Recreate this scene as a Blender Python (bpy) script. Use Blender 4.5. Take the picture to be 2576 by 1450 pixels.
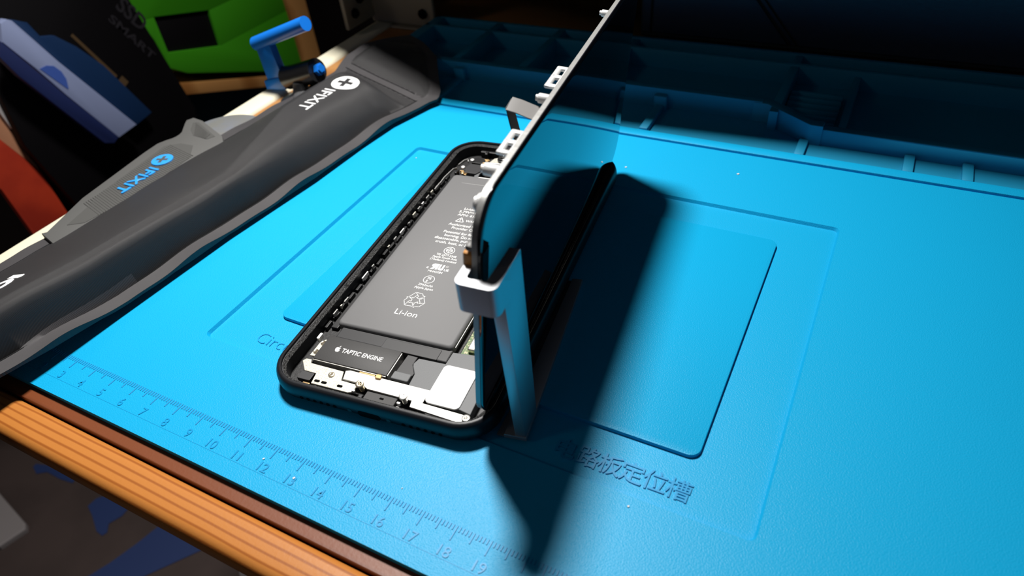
import bpy, bmesh, math, random
from mathutils import Vector, Matrix, noise
random.seed(7)
for o in list(bpy.data.objects): bpy.data.objects.remove(o, do_unlink=True)
S = bpy.context.scene; COL = S.collection
mm = 0.001
V = Vector
# ------------------------------------------------------------------ camera, world, light, exposure
cam = bpy.data.objects.new('camera', bpy.data.cameras.new('camera')); COL.objects.link(cam); S.camera = cam
right = V((0.88570604, 0.45632462, -0.08539706)); down = V((0.24203825, -0.61085924, -0.75383584)); fwd = V((-0.39615943, 0.6470076, -0.65148973))
CAM = V((247.148, -66.433, 159.017)); FPX = 1744.85
mw = Matrix.Identity(4)
for i in range(3):
    mw[i][0] = right[i]; mw[i][1] = -down[i]; mw[i][2] = -fwd[i]; mw[i][3] = CAM[i]*mm
cam.matrix_world = mw
cam.data.sensor_width = 36; cam.data.lens = FPX/2576*36; cam.data.clip_start = .01; cam.data.clip_end = 20
cam.data.dof.use_dof = True; cam.data.dof.focus_distance = .228; cam.data.dof.aperture_fstop = 15.5
S.view_settings.view_transform = 'Standard'; S.view_settings.look = 'None'
S.view_settings.exposure = 0.0; S.view_settings.gamma = 1
w = bpy.data.worlds.new('world'); S.world = w; w.use_nodes = True
w.node_tree.nodes['Background'].inputs[0].default_value = (.72, .80, 1, 1)
w.node_tree.nodes['Background'].inputs[1].default_value = .042
ld = bpy.data.lights.new('desk_lamp_light', 'AREA'); ld.shape = 'DISK'; ld.size = .085; ld.energy = 2.36; ld.spread = math.radians(125); ld.color = (1, .97, .93)
lamp = bpy.data.objects.new('desk_lamp_light', ld); COL.objects.link(lamp)
lamp.location = (.030, .224, .485)
lamp.rotation_euler = (V((.030, .224, .485))-V((.055, .08, 0))).to_track_quat('Z', 'Y').to_euler()
l2 = bpy.data.lights.new('room_light', 'AREA'); l2.shape = 'DISK'; l2.size = .25; l2.energy = .62; l2.color = (1, .86, .74)
room = bpy.data.objects.new('room_light', l2); COL.objects.link(room)
room.location = (-.75, -.85, .85); room.rotation_euler = (V((-.75, -.85, .85))-V((.15, .2, 0))).to_track_quat('Z', 'Y').to_euler()
# ------------------------------------------------------------------ materials
def mat(name, col, rough=.5, metal=0, spec=.5, bump=None, sheen=0, coat=0, trans=0, var=None, ior=1.5, emit=0):
    m = bpy.data.materials.new(name); m.use_nodes = True; nt = m.node_tree; b = nt.nodes['Principled BSDF']
    b.inputs['Base Color'].default_value = (*col, 1); b.inputs['Roughness'].default_value = rough
    b.inputs['Metallic'].default_value = metal; b.inputs['Specular IOR Level'].default_value = spec
    b.inputs['IOR'].default_value = ior; b.inputs['Coat Weight'].default_value = coat; b.inputs['Transmission Weight'].default_value = trans
    b.inputs['Sheen Weight'].default_value = sheen
    tc = nt.nodes.new('ShaderNodeTexCoord')
    if bump:
        sc, st, di = bump
        n = nt.nodes.new('ShaderNodeTexNoise'); n.inputs['Scale'].default_value = sc; n.inputs['Detail'].default_value = 3
        nt.links.new(tc.outputs['Object'], n.inputs['Vector'])
        bp = nt.nodes.new('ShaderNodeBump'); bp.inputs['Strength'].default_value = st; bp.inputs['Distance'].default_value = di
        nt.links.new(n.outputs['Fac'], bp.inputs['Height']); nt.links.new(bp.outputs['Normal'], b.inputs['Normal'])
    if var:
        sc, c2, lo, hi = var
        n = nt.nodes.new('ShaderNodeTexNoise'); n.inputs['Scale'].default_value = sc; n.inputs['Detail'].default_value = 5
        nt.links.new(tc.outputs['Object'], n.inputs['Vector'])
        r = nt.nodes.new('ShaderNodeValToRGB'); r.color_ramp.elements[0].position = lo; r.color_ramp.elements[1].position = hi
        r.color_ramp.elements[0].color = (*col, 1); r.color_ramp.elements[1].color = (*c2, 1)
        nt.links.new(n.outputs['Fac'], r.inputs['Fac']); nt.links.new(r.outputs['Color'], b.inputs['Base Color'])
    return m
def wood(name, c1, c2, scale, stretch, rough=.45, rot=(0, 0, 0)):
    m = bpy.data.materials.new(name); m.use_nodes = True; nt = m.node_tree; b = nt.nodes['Principled BSDF']
    tc = nt.nodes.new('ShaderNodeTexCoord'); mp = nt.nodes.new('ShaderNodeMapping'); mp.inputs['Scale'].default_value = stretch; mp.inputs['Rotation'].default_value = rot
    wv = nt.nodes.new('ShaderNodeTexWave'); wv.bands_direction = 'Y'; wv.inputs['Scale'].default_value = scale; wv.inputs['Distortion'].default_value = 2.2; wv.inputs['Detail'].default_value = 3; wv.inputs['Detail Scale'].default_value = .6
    r = nt.nodes.new('ShaderNodeValToRGB'); r.color_ramp.elements[0].color = (*c1, 1); r.color_ramp.elements[1].color = (*c2, 1)
    r.color_ramp.elements[0].position = .0; r.color_ramp.elements[1].position = .34
    bp = nt.nodes.new('ShaderNodeBump'); bp.inputs['Strength'].default_value = .3; bp.inputs['Distance'].default_value = .0001
    nz = nt.nodes.new('ShaderNodeTexNoise'); nz.inputs['Scale'].default_value = 900
    L = nt.links.new
    L(tc.outputs['Object'], mp.inputs['Vector']); L(mp.outputs['Vector'], wv.inputs['Vector']); L(wv.outputs['Fac'], r.inputs['Fac']); L(r.outputs['Color'], b.inputs['Base Color'])
    L(tc.outputs['Object'], nz.inputs['Vector']); L(nz.outputs['Fac'], bp.inputs['Height']); L(bp.outputs['Normal'], b.inputs['Normal'])
    b.inputs['Roughness'].default_value = rough
    return m
def fabric(name, col, scale=2400, strength=.45):
    m = bpy.data.materials.new(name); m.use_nodes = True; nt = m.node_tree; b = nt.nodes['Principled BSDF']
    b.inputs['Base Color'].default_value = (*col, 1); b.inputs['Roughness'].default_value = .5; b.inputs['Sheen Weight'].default_value = .12; b.inputs['Sheen Roughness'].default_value = .4
    tc = nt.nodes.new('ShaderNodeTexCoord'); L = nt.links.new
    w1 = nt.nodes.new('ShaderNodeTexWave'); w1.bands_direction = 'X'; w1.inputs['Scale'].default_value = scale
    w2 = nt.nodes.new('ShaderNodeTexWave'); w2.bands_direction = 'Y'; w2.inputs['Scale'].default_value = scale
    mx = nt.nodes.new('ShaderNodeMath'); mx.operation = 'MULTIPLY'
    L(tc.outputs['Object'], w1.inputs['Vector']); L(tc.outputs['Object'], w2.inputs['Vector']); L(w1.outputs['Fac'], mx.inputs[0]); L(w2.outputs['Fac'], mx.inputs[1])
    bp = nt.nodes.new('ShaderNodeBump'); bp.inputs['Strength'].default_value = strength; bp.inputs['Distance'].default_value = .00015
    L(mx.outputs[0], bp.inputs['Height']); L(bp.outputs['Normal'], b.inputs['Normal'])
    return m
M = dict(
 silicone=mat('blue_silicone', (.004, .37, .68), .41, bump=(2400, .6, .00018), spec=.26),
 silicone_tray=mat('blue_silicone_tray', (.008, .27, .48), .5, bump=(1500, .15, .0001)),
 mark=mat('moulded_mark', (.003, .29, .60), .42, spec=.3),
 alu_black=mat('black_anodised', (.008, .009, .012), .42, spec=.35, bump=(3000, .1, .0001)),
 black=mat('black_plastic', (.006, .006, .007), .45),
 pure=mat('dark_void', (.001, .001, .001), .9, spec=.1),
 inner=mat('dark_interior', (.010, .010, .011), .5, bump=(900, .3, .0003)),
 glue=mat('adhesive_residue', (.007, .007, .007), .42, bump=(1800, 1, .0006), var=(1500, (.14, .135, .13), .6, .74)),
 battery=mat('battery_foil', (.145, .145, .148), .62, bump=(250, .08, .0004)),
 battery_dark=mat('battery_wrap', (.035, .035, .037), .38),
 ink=mat('light_ink', (.85, .85, .83), .5),
 motor=mat('motor_cover', (.042, .041, .041), .6, bump=(2500, .15, .0001)),
 steel=mat('bright_steel', (.78, .76, .71), .33, metal=.85),
 nickel=mat('speckled_nickel', (.60, .58, .51), .5, metal=.3, var=(2500, (.36, .34, .27), .5, .7)),
 white=mat('white_label', (.9, .9, .9), .45),
 grey=mat('grey_speaker', (.13, .135, .14), .55, bump=(3000, .3, .0001)),
 dgrey=mat('dark_grey_tape', (.026, .026, .028), .5),
 gold=mat('gold_plating', (.75, .50, .24), .3, metal=.9),
 brass=mat('screw_metal', (.62, .55, .42), .28, metal=.9),
 glass=mat('black_glass', (.001, .0012, .002), .02, spec=.75, ior=1.6, coat=.3),
 bezel=mat('display_bezel', (.010, .010, .016), .3),
 backplate=mat('display_back_steel', (.36, .36, .35), .42, metal=.45, bump=(500, .3, .0003)),
 tab=mat('bright_tab', (.85, .85, .84), .35, metal=.3),
 ribbon=mat('ribbon_cable', (.16, .155, .15), .45),
 ribbon_d=mat('ribbon_cable_dark', (.006, .006, .006), .5),
 orange=mat('amber_tape', (.62, .27, .05), .45),
 pcb=mat('green_board', (.09, .16, .05), .45, var=(1500, (.45, .42, .25), .5, .62)),
 bracket=mat('brushed_aluminium', (.42, .43, .45), .4, metal=.75, bump=(1500, .1, .0001)),
 cloth=fabric('black_woven_cloth', (.019, .018, .0195)),
 cloth_f=fabric('black_woven_edge', (.048, .045, .048), 1800, .4),
 white_ink=mat('white_print', (.85, .86, .86), .5),
 toolgrey=mat('grey_handle', (.10, .10, .097), .6, bump=(2500, .1, .0001)),
 toolgrip=mat('grey_grip', (.075, .075, .072), .6),
 bladesteel=mat('worn_steel', (.32, .32, .31), .42, metal=.5, var=(60, (.30, .33, .42), .45, .7)),
 blueplastic=mat('blue_plastic', (.01, .20, .78), .35),
 bluelet=mat('blue_lettering', (.03, .33, .85), .45),
 rubber=mat('black_rubber', (.016, .016, .017), .3, spec=.8),
 cup=mat('clear_cup', (.22, .22, .23), .12, trans=.6),
 pine=wood('orange_pine', (.33, .095, .013), (.52, .19, .035), 130, (.16, 1, 1)),
 pine2=wood('dull_pine', (.30, .12, .03), (.46, .22, .07), 30, (1, .15, 1)),
 shadepine=wood('shaded_pine', (.13, .030, .007), (.19, .048, .012), 40, (.16, 1, 1)),  # pine colour darkened for the shade along the mat edge
 trim=mat('cream_trim', (.83, .78, .60), .4),
 darkwood=wood('brown_board', (.05, .018, .008), (.10, .035, .015), 20, (.2, 1, 1)),
 shelfwood=wood('shelf_board', (.16, .07, .03), (.24, .11, .05), 12, (.2, 1, 1)),
 leather=mat('dark_vinyl', (.10, .13, .20), .38, bump=(700, .5, .0004)),
 metal_dark=mat('painted_steel', (.30, .27, .21), .5, metal=.2),
 green=mat('green_plastic', (.045, .30, .008), .45),
 blk_card=mat('black_card', (.0022, .0016, .0026), .6, spec=.25),
 faint=mat('faint_grey_print', (.022, .02, .025), .5),
 goldprint=mat('gold_print', (.10, .06, .028), .5),
 bluecard=mat('blue_card', (.014, .025, .11), .5),
 lilac=mat('pale_card', (.32, .38, .62), .5),
 bluedot=mat('blue_dot', (.06, .13, .50), .5),
 bluedark=mat('deep_blue_card', (.006, .03, .10), .5),
 red=mat('red_board', (.55, .045, .015), .55, var=(25, (.42, .03, .012), .4, .6)),
 cream=mat('tan_board', (.58, .27, .15), .55),
 whiteedge=mat('white_edge', (.62, .58, .58), .5),
 yellow=mat('yellow_card', (.65, .36, .04), .5),
 teal=mat('teal_panel', (.02, .09, .13), .6),
 card=mat('brown_card', (.055, .036, .032), .8, var=(12, (.042, .027, .024), .4, .6)),
 tape=mat('blue_tape', (.016, .036, .13), .6),
 greyp=mat('grey_plastic', (.26, .235, .235), .5),
 wall=mat('dark_wall', (.05, .035, .03), .9),
 floor=mat('dark_floor', (.06, .04, .035), .8),
 dust=mat('white_speck', (.62, .66, .68), .6),
)
# ------------------------------------------------------------------ builders (all lengths in millimetres)
class MB:
    def __init__(s): s.bm = bmesh.new()
    def add(s, piece, mtx=None):
        if mtx is not None: bmesh.ops.transform(piece, matrix=mtx, verts=piece.verts)
        me = bpy.data.meshes.new('t'); piece.to_mesh(me); piece.free(); s.bm.from_mesh(me); bpy.data.meshes.remove(me); return s
    def box(s, x0, x1, y0, y1, z0, z1, bev=0, mtx=None, seg=2):
        p = bmesh.new(); bmesh.ops.create_cube(p, size=1)
        for v in p.verts: v.co = V(((x0+x1)/2+v.co.x*(x1-x0), (y0+y1)/2+v.co.y*(y1-y0), (z0+z1)/2+v.co.z*(z1-z0)))
        if bev: bmesh.ops.bevel(p, geom=p.edges[:], offset=bev, segments=seg, affect='EDGES', profile=.5)
        return s.add(p, mtx)
    def prism(s, poly, z0, z1, bev=0, mtx=None, seg=2):
        p = bmesh.new(); vs = [p.verts.new((x, y, z0)) for x, y in poly]
        f = p.faces.new(vs); r = bmesh.ops.extrude_face_region(p, geom=[f])
        for v in [g for g in r['geom'] if isinstance(g, bmesh.types.BMVert)]: v.co.z = z1
        bmesh.ops.recalc_face_normals(p, faces=p.faces[:])
        if bev:
            top = [e for e in p.edges if all(abs(v.co.z-z1) < 1e-6 for v in e.verts)]
            bmesh.ops.bevel(p, geom=top, offset=bev, segments=seg, affect='EDGES', profile=.5)
        return s.add(p, mtx)
    def cyl(s, c, r, h, seg=24, axis=(0, 0, 1), r2=None, bev=0):
        p = bmesh.new(); bmesh.ops.create_cone(p, cap_ends=True, segments=seg, radius1=r, radius2=r if r2 is None else r2, depth=h)
        if bev: bmesh.ops.bevel(p, geom=[e for e in p.edges if abs(e.verts[0].co.z-e.verts[1].co.z) < 1e-6], offset=bev, segments=2, affect='EDGES', profile=.5)
        q = V((0, 0, 1)).rotation_difference(V(axis)).to_matrix().to_4x4()
        return s.add(p, Matrix.Translation(V(c)) @ q @ Matrix.Translation((0, 0, h/2)))
    def lathe(s, prof, c=(0, 0, 0), seg=28, mtx=None):
        p = bmesh.new(); rings = []
        for r, z in prof: rings.append([p.verts.new((r*math.cos(2*math.pi*k/seg), r*math.sin(2*math.pi*k/seg), z)) for k in range(seg)])
        for a, b in zip(rings, rings[1:]):
            for k in range(seg): p.faces.new((a[k], a[(k+1) % seg], b[(k+1) % seg], b[k]))
        if prof[0][0] > 1e-4: p.faces.new(rings[0][::-1])
        if prof[-1][0] > 1e-4: p.faces.new(rings[-1])
        bmesh.ops.recalc_face_normals(p, faces=p.faces[:])
        return s.add(p, Matrix.Translation(V(c)) @ (mtx or Matrix.Identity(4)))
    def tube(s, pts, r, seg=10, flat=None):
        p = bmesh.new(); pts = [V(a) for a in pts]; rings = []
        for i, a in enumerate(pts):
            d = (pts[min(i+1, len(pts)-1)]-pts[max(i-1, 0)]).normalized()
            u = d.cross(V((0, 0, 1)) if abs(d.z) < .95 else V((1, 0, 0))).normalized(); v = d.cross(u)
            rings.append([p.verts.new(a+(u*math.cos(2*math.pi*k/seg)+v*math.sin(2*math.pi*k/seg)*(flat or 1))*r) for k in range(seg)])
        for a, b in zip(rings, rings[1:]):
            for k in range(seg): p.faces.new((a[k], a[(k+1) % seg], b[(k+1) % seg], b[k]))
        p.faces.new(rings[0][::-1]); p.faces.new(rings[-1])
        bmesh.ops.recalc_face_normals(p, faces=p.faces[:])
        return s.add(p)
    def ribbon(s, pts, half, th):          # pts centre line, half = half-width vector
        p = bmesh.new(); half = V(half); pts = [V(a) for a in pts]; rr = []
        for i, a in enumerate(pts):
            d = (pts[min(i+1, len(pts)-1)]-pts[max(i-1, 0)]).normalized(); n = d.cross(half).normalized()*th/2
            rr.append([p.verts.new(a+half+n), p.verts.new(a-half+n), p.verts.new(a-half-n), p.verts.new(a+half-n)])
        for a, b in zip(rr, rr[1:]):
            for k in range(4): p.faces.new((a[k], a[(k+1) % 4], b[(k+1) % 4], b[k]))
        p.faces.new(rr[0][::-1]); p.faces.new(rr[-1]); bmesh.ops.recalc_face_normals(p, faces=p.faces[:])
        return s.add(p)
    def stroke(s, pts, w, z, th=.03, closed=False):
        pts = [V((a[0], a[1], 0)) for a in pts]; n = len(pts)
        segs = [(i, (i+1) % n) for i in range(n if closed else n-1)]
        for i, j in segs:
            d = (pts[j]-pts[i]); L = d.length
            if L < 1e-6: continue
            d /= L; q = V((-d.y, d.x, 0))*w/2; e = d*w*.3
            s.prism([tuple((pts[i]-q-e).xy), tuple((pts[j]-q+e).xy), tuple((pts[j]+q+e).xy), tuple((pts[i]+q-e).xy)], z, z+th)
        return s
    def text(s, body, w=None, h=None, at=(0, 0), z=0, th=.03, bold=0, align='L', mtx=None, shear=0):
        c = bpy.data.curves.new('t', 'FONT'); c.body = body; c.size = 1; c.offset = bold; c.extrude = .5; c.resolution_u = 3; c.shear = shear
        o = bpy.data.objects.new('t', c); COL.objects.link(o)
        dg = bpy.context.evaluated_depsgraph_get(); me = bpy.data.meshes.new_from_object(o.evaluated_get(dg))
        bpy.data.objects.remove(o); bpy.data.curves.remove(c)
        p = bmesh.new(); p.from_mesh(me); bpy.data.meshes.remove(me)
        if not p.verts: p.free(); return s
        xs = [v.co.x for v in p.verts]; ys = [v.co.y for v in p.verts]; x0, x1, y1 = min(xs), max(xs), max(ys)
        cap = .729
        sy = h/cap if h else w/(x1-x0); sx = w/(x1-x0) if w else sy
        for v in p.verts:
            X = (v.co.x-x0)*sx
            if align == 'C': X -= (x1-x0)*sx/2
            v.co = V((at[0]+X, at[1]+v.co.y*sy, z+(v.co.z+.5)*th))
        bmesh.ops.remove_doubles(p, verts=p.verts[:], dist=1e-5)
        return s.add(p, mtx)
    def build(s, name, material, parent=None, smooth=None, off=None):
        for v in s.bm.verts: v.co = (v.co-V(off) if off is not None else v.co)*mm
        me = bpy.data.meshes.new(name); s.bm.to_mesh(me); s.bm.free()
        me.materials.append(M[material] if isinstance(material, str) else material)
        if smooth:
            for pl in me.polygons: pl.use_smooth = True
            me.set_sharp_from_angle(angle=math.radians(smooth))
        o = bpy.data.objects.new(name, me); COL.objects.link(o)
        if parent is not None: o.parent = parent
        return o
def tag(o, label=None, cat=None, group=None, kind=None):
    if label: o['label'] = label
    if cat: o['category'] = cat
    if group: o['group'] = group
    if kind: o['kind'] = kind
    return o
def thing(name, label, cat, loc=(0, 0, 0), rot=(0, 0, 0), group=None, kind=None):
    o = bpy.data.objects.new(name, None); COL.objects.link(o); o.empty_display_size = .01
    o.location = V(loc)*mm; o.rotation_euler = rot
    return tag(o, label, cat, group, kind)
def rrect(x0, x1, y0, y1, r, n=8):
    out = []
    for cx, cy, a0 in ((x1-r, y0+r, -90), (x1-r, y1-r, 0), (x0+r, y1-r, 90), (x0+r, y0+r, 180)):
        for k in range(n+1):
            a = math.radians(a0+90*k/n); out.append((cx+r*math.cos(a), cy+r*math.sin(a)))
    return out
def circ(cx, cy, r, n=32): return [(cx+r*math.cos(2*math.pi*k/n), cy+r*math.sin(2*math.pi*k/n)) for k in range(n)]
def interp(tab, y):
    if y <= tab[0][0]: return tab[0][1]
    for (a, va), (b, vb) in zip(tab, tab[1:]):
        if y <= b: return va+(vb-va)*(y-a)/(b-a)
    return tab[-1][1]
def loft(m, loops, close_top=True, close_bottom=True):   # loops: list of lists of (x,y,z)
    p = bmesh.new(); R = [[p.verts.new(v) for v in l] for l in loops]; n = len(R[0])
    for a, b in zip(R, R[1:]):
        for k in range(n): p.faces.new((a[k], a[(k+1) % n], b[(k+1) % n], b[k]))
    if close_bottom: p.faces.new(R[0][::-1])
    if close_top: p.faces.new(R[-1])
    bmesh.ops.recalc_face_normals(p, faces=p.faces[:]); return m.add(p)
# ------------------------------------------------------------------ room
m = MB(); m.box(-2500, 2500, -2500, 2500, -760, -740); tag(m.build('floor', 'floor'), kind='structure')
m = MB(); m.box(-2500, 2500, 1300, 1320, -740, 1700); tag(m.build('wall_back', 'wall'), kind='structure')
m = MB(); m.box(-1220, -1200, -2500, 1300, -740, 1700); tag(m.build('wall_left', 'wall'), kind='structure')
# ------------------------------------------------------------------ workbench
bench = thing('workbench', 'orange pine workbench with a rounded front board under the blue mat', 'workbench', (150, 150, -740))
bo = (150, 150, -740)
m = MB(); m.box(-47, 640, -8, 620, -22, -2.2, .6); m.build('bench_top', 'pine2', bench, off=bo)
m = MB(); m.box(-62, 640, -14.4, -8.1, -20, -2.25, .3); m.build('shaded_strip', 'shadepine', bench, off=bo)  # shade in front of the mat, put in as a strip of darker wood
m = MB(); m.box(-62, 640, -27, -14.5, -12, -2.3, 3.4, seg=5); m.build('front_rail', 'pine', bench, smooth=40, off=bo)
m = MB(); m.box(-62, -47.2, -8, 620, -14, -.6, 3.2, seg=4); m.build('edge_trim', 'trim', bench, smooth=50, off=bo)
for x, y in ((-30, 300), (600, 20), (-30, 580), (600, 580)):
    m = MB(); m.box(x-22, x+22, y-22, y+22, -740, -22.1, 2); m.build('leg', 'pine2', bench, off=bo)
# unseen shelf added above the bench back, outline shaped to block the lamp; plus supports
SZ = 70
sh = thing('unseen_shelf', 'unseen dark board shelf added over the rear of the workbench to block the lamp', 'shelf', (180, 320, 66))
m = MB(); m.prism([(-150, 290), (-45, 247), (-18, 237), (45, 210.5), (110, 216), (200, 221.5), (560, 223), (560, 622), (-62, 622), (-150, 622)], SZ, SZ+16); m.build('board', 'darkwood', sh, off=(180, 320, 66))
m = MB(); m.box(520, 545, 590, 618, -2.1, SZ-.1, 1); m.build('support', 'darkwood', sh, off=(180, 320, 66))
m = MB(); m.box(-44, -22, 590, 618, -2.1, SZ-.1, 1); m.build('support', 'darkwood', sh, off=(180, 320, 66))
# ------------------------------------------------------------------ repair mat
rm = thing('repair_mat', 'bright blue silicone repair mat with ruler edge and moulded trays', 'mat', (150, 150, -2))
mo = (150, 150, -2)
def ring(m, outer, inner, z0, z1, low=None):
    a0 = [(x, y, z1) for x, y in outer]; b0 = [(x, y, z1) for x, y in inner]
    p = bmesh.new(); A = [p.verts.new(v) for v in a0]; B = [p.verts.new(v) for v in b0]; C = [p.verts.new((x, y, z0)) for x, y in outer]; D = [p.verts.new((x, y, z0)) for x, y in (low or inner)]; n = len(A)
    for k in range(n):
        j = (k+1) % n
        p.faces.new((A[k], A[j], B[j], B[k])); p.faces.new((C[k], D[k], D[j], C[j])); p.faces.new((A[k], C[k], C[j], A[j])); p.faces.new((B[k], B[j], D[j], D[k]))
    bmesh.ops.recalc_face_normals(p, faces=p.faces[:])
    return m.add(p)
m = MB()
ring(m, rrect(-9, 420, -10.1, 206.2, 2.5), rrect(62.1, 247.8, 30.1, 165.8, 2.2), -2, 0, rrect(63.2, 246.7, 31.2, 164.7, 1.6))
m.prism(rrect(62, 248, 30, 166, 2.2), -1.99, -1.2)
m.prism(rrect(80.5, 228.9, 48.06, 150.5, 3.2), -1.25, .12, .3)
m.box(-9, 420, 206.2, 207.9, -2, -1.3)
m.box(-9, 420, 207.9, 213.6, -2, .25, .45)
m.build('mat_surface', 'silicone', rm, smooth=35, off=mo)
# thin raised line between the numerals and the edge
m = MB(); m.box(-6, 420, -5.12, -4.98, -.05, .05, .02)
for k in range(0, 401):
    x = k; y0 = 0 if k % 10 == 0 else (1.2 if k % 5 == 0 else 2.75)
    m.box(x-.18, x+.18, y0, 4.3, -.1, .19, .06)
for k in range(1, 40): m.text(str(k), h=3.05, at=(k*10+.35, -4.5), z=-.1, th=.28, align='C', bold=.004)
m.build('ruler_scale', 'mark', rm, off=mo)
m = MB(); m.text('Circuit board slot', h=4.9, at=(80.3, 35.4), z=-1.25, th=.3, bold=-.018)
m.build('moulded_lettering', 'mark', rm, off=mo); m = MB()
for i, ch in enumerate('电路板定位槽'): m.text(ch, h=5.0, at=(192.3+i*6.28, 34.9), z=-1.25, th=.42, bold=.004)
m.build('moulded_lettering', 'mark', rm, off=mo)
# trays
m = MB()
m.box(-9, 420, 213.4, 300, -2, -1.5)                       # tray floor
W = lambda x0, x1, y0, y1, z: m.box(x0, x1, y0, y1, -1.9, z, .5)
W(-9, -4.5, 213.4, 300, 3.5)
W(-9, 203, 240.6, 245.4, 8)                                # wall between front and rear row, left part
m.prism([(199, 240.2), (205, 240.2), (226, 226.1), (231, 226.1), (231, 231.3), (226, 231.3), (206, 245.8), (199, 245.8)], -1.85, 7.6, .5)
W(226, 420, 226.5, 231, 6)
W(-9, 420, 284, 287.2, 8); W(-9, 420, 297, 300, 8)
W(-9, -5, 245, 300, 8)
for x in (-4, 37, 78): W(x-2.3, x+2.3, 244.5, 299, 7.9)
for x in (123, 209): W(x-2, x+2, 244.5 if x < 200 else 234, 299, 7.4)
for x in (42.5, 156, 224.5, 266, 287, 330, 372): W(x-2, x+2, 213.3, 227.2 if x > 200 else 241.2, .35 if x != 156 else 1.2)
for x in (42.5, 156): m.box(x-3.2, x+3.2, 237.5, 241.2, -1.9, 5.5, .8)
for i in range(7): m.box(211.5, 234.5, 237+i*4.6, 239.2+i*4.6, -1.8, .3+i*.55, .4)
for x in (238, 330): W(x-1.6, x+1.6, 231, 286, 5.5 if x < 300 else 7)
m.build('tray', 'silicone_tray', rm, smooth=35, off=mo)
# ------------------------------------------------------------------ phone
PX, PY, TH = 101.4688, 18.3867, .111266675
ct, st = math.cos(TH), math.sin(TH)
def wor(x, y, z=0): return V((PX+ct*x-st*y, PY+st*x+ct*y, z))
ph = thing('phone', 'opened black phone with its battery exposed and screen folded up', 'phone', (PX, PY, 0), (0, 0, TH))
PW, PL = 75.7, 150.9
prof = [(3.2, .15), (1.4, .55), (.45, 1.5), (.08, 2.8), (0, 4.2), (.12, 5.6), (.5, 6.8), (.9, 7.3), (1.3, 7.5), (1.95, 7.5), (2.1, 7.35), (2.15, 6.7)]
def rr3(i, z, n=10): return [(x, y, z) for x, y in rrect(i, PW-i, i, PL-i, max(12.2-i, .8), n)]
def rin(i, z): return [(x, y, z) for x, y in rrect(i, PW-i, 2.75+i-4.3, PL-i, 7.9, 10)]
m = MB(); loft(m, [rr3(i, z) for i, z in prof]+[rin(4.3, 6.5), rin(4.4, 2.0)], close_top=False)
m.build('housing', 'alu_black', ph, smooth=40)
m = MB(); m.prism([(x, y) for x, y, z in rin(4.3, 0)], 1.2, 2.1); m.build('inner_tray', 'inner', ph)
# rough adhesive left along the ledge
m = MB(); p = bmesh.new(); rows = []
loopA = rrect(2.2, PW-2.2, 2.2, PL-2.2, 10, 24); N = 900
def resample(loop, N):
    P = [V((x, y, 0)) for x, y in loop]+[V((*loop[0], 0))]; L = [0]
    for a, b in zip(P, P[1:]): L.append(L[-1]+(b-a).length)
    out = []; j = 0
    for k in range(N):
        t = L[-1]*k/N
        while L[j+1] < t: j += 1
        out.append(P[j].lerp(P[j+1], (t-L[j])/max(L[j+1]-L[j], 1e-9)))
    return out
o_l = resample(loopA, N); i_l = resample(rrect(4.35, PW-4.35, 2.8, PL-4.35, 8, 24), N)
for q in range(5):
    f = q/4; row = []
    for k in range(N):
        a, b = o_l[k], i_l[k]; c = a.lerp(b, f)
        nz = noise.noise(V((c.x*.9, c.y*.9, 3))) + .6*noise.noise(V((c.x*3, c.y*3, 9)))
        z = 6.62+(.30*max(0, nz)+random.uniform(0, .10))*(1 if 0 < q < 4 else .1)*(.2 if c.y < 6 else 1)
        if q == 4: c = a.lerp(b, 1-.16*max(0, noise.noise(V((c.x*.6, c.y*.6, 20)))))
        row.append(p.verts.new((c.x, c.y, z)))
    rows.append(row)
for a, b in zip(rows, rows[1:]):
    for k in range(N): p.faces.new((a[k], a[(k+1) % N], b[(k+1) % N], b[k]))
bmesh.ops.recalc_face_normals(p, faces=p.faces[:]); m.add(p); m.build('adhesive', 'glue', ph)
for k in range(6):
    for x0 in (14.3, 49.3):
        m = MB(); m.cyl((x0+k*2.36, -.02, 2.75), .62, .6, 16, axis=(0, 1, 0)); m.build('speaker_hole', 'pure', ph)
for x in (31.3, 44.4):
    m = MB(); m.cyl((x, -.03, 2.75), .75, .5, 16, axis=(0, 1, 0)); m.build('bottom_screw', 'black', ph)
m = MB(); P_ = rrect(34.1, 41.7, -1.15, 1.15, 1.1, 6); m.prism(P_, 0, .6, mtx=Matrix.Translation((0, .55, 2.75)) @ Matrix.Rotation(math.radians(90), 4, 'X')); m.build('charging_port', 'pure', ph)
# battery
BZ = 6.2
bat = MB(); L_ = []
for i, z in ((.6, 2.1), (.15, 2.8), (0, 4), (.05, 5.2), (.35, 5.9), (.9, BZ)): L_.append([(x, y, z) for x, y in rrect(9.6+i, 52-i, 29+i, 123.6-i, 1.6, 5)])
loft(bat, L_); battery = bat.build('battery', 'battery', ph, smooth=50)
m = MB(); m.box(11.8, 52, 24.2, 29.6, 2.1, 4.7, .4); m.build('battery_flap', 'battery_dark', ph)
m = MB(); m.box(28.8, 48.6, 24.1, 28.4, 4.0, 4.85, .15); m.build('pull_tab', 'dgrey', battery)
m = MB(); m.tube([(52.6, 30, 5.6), (52.7, 60, 5.7), (52.6, 100, 5.7)], .14, 6); m.build('battery_edge_strip', 'white', battery)
z = BZ+.005; m = MB(); B = .008
def line(s_, y, h, w=None, xc=30.5, bold=B): m.text(s_, h=h, w=w, at=(xc, y), z=z, align='C', bold=bold)
line('Li-ion Battery', 99.7, 1.45, 11.6); line('3.79V⎓11.16Wh', 97.6, 1.45, 14.2); line('APN: 616-00471', 95.5, 1.45, 13.6)
m.stroke([(24.5, 91.7), (27.9, 91.7), (26.2, 94.5)], .3, z, closed=True); m.text('!', h=1.5, at=(26.2, 92.15), z=z, align='C', bold=.03)
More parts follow.
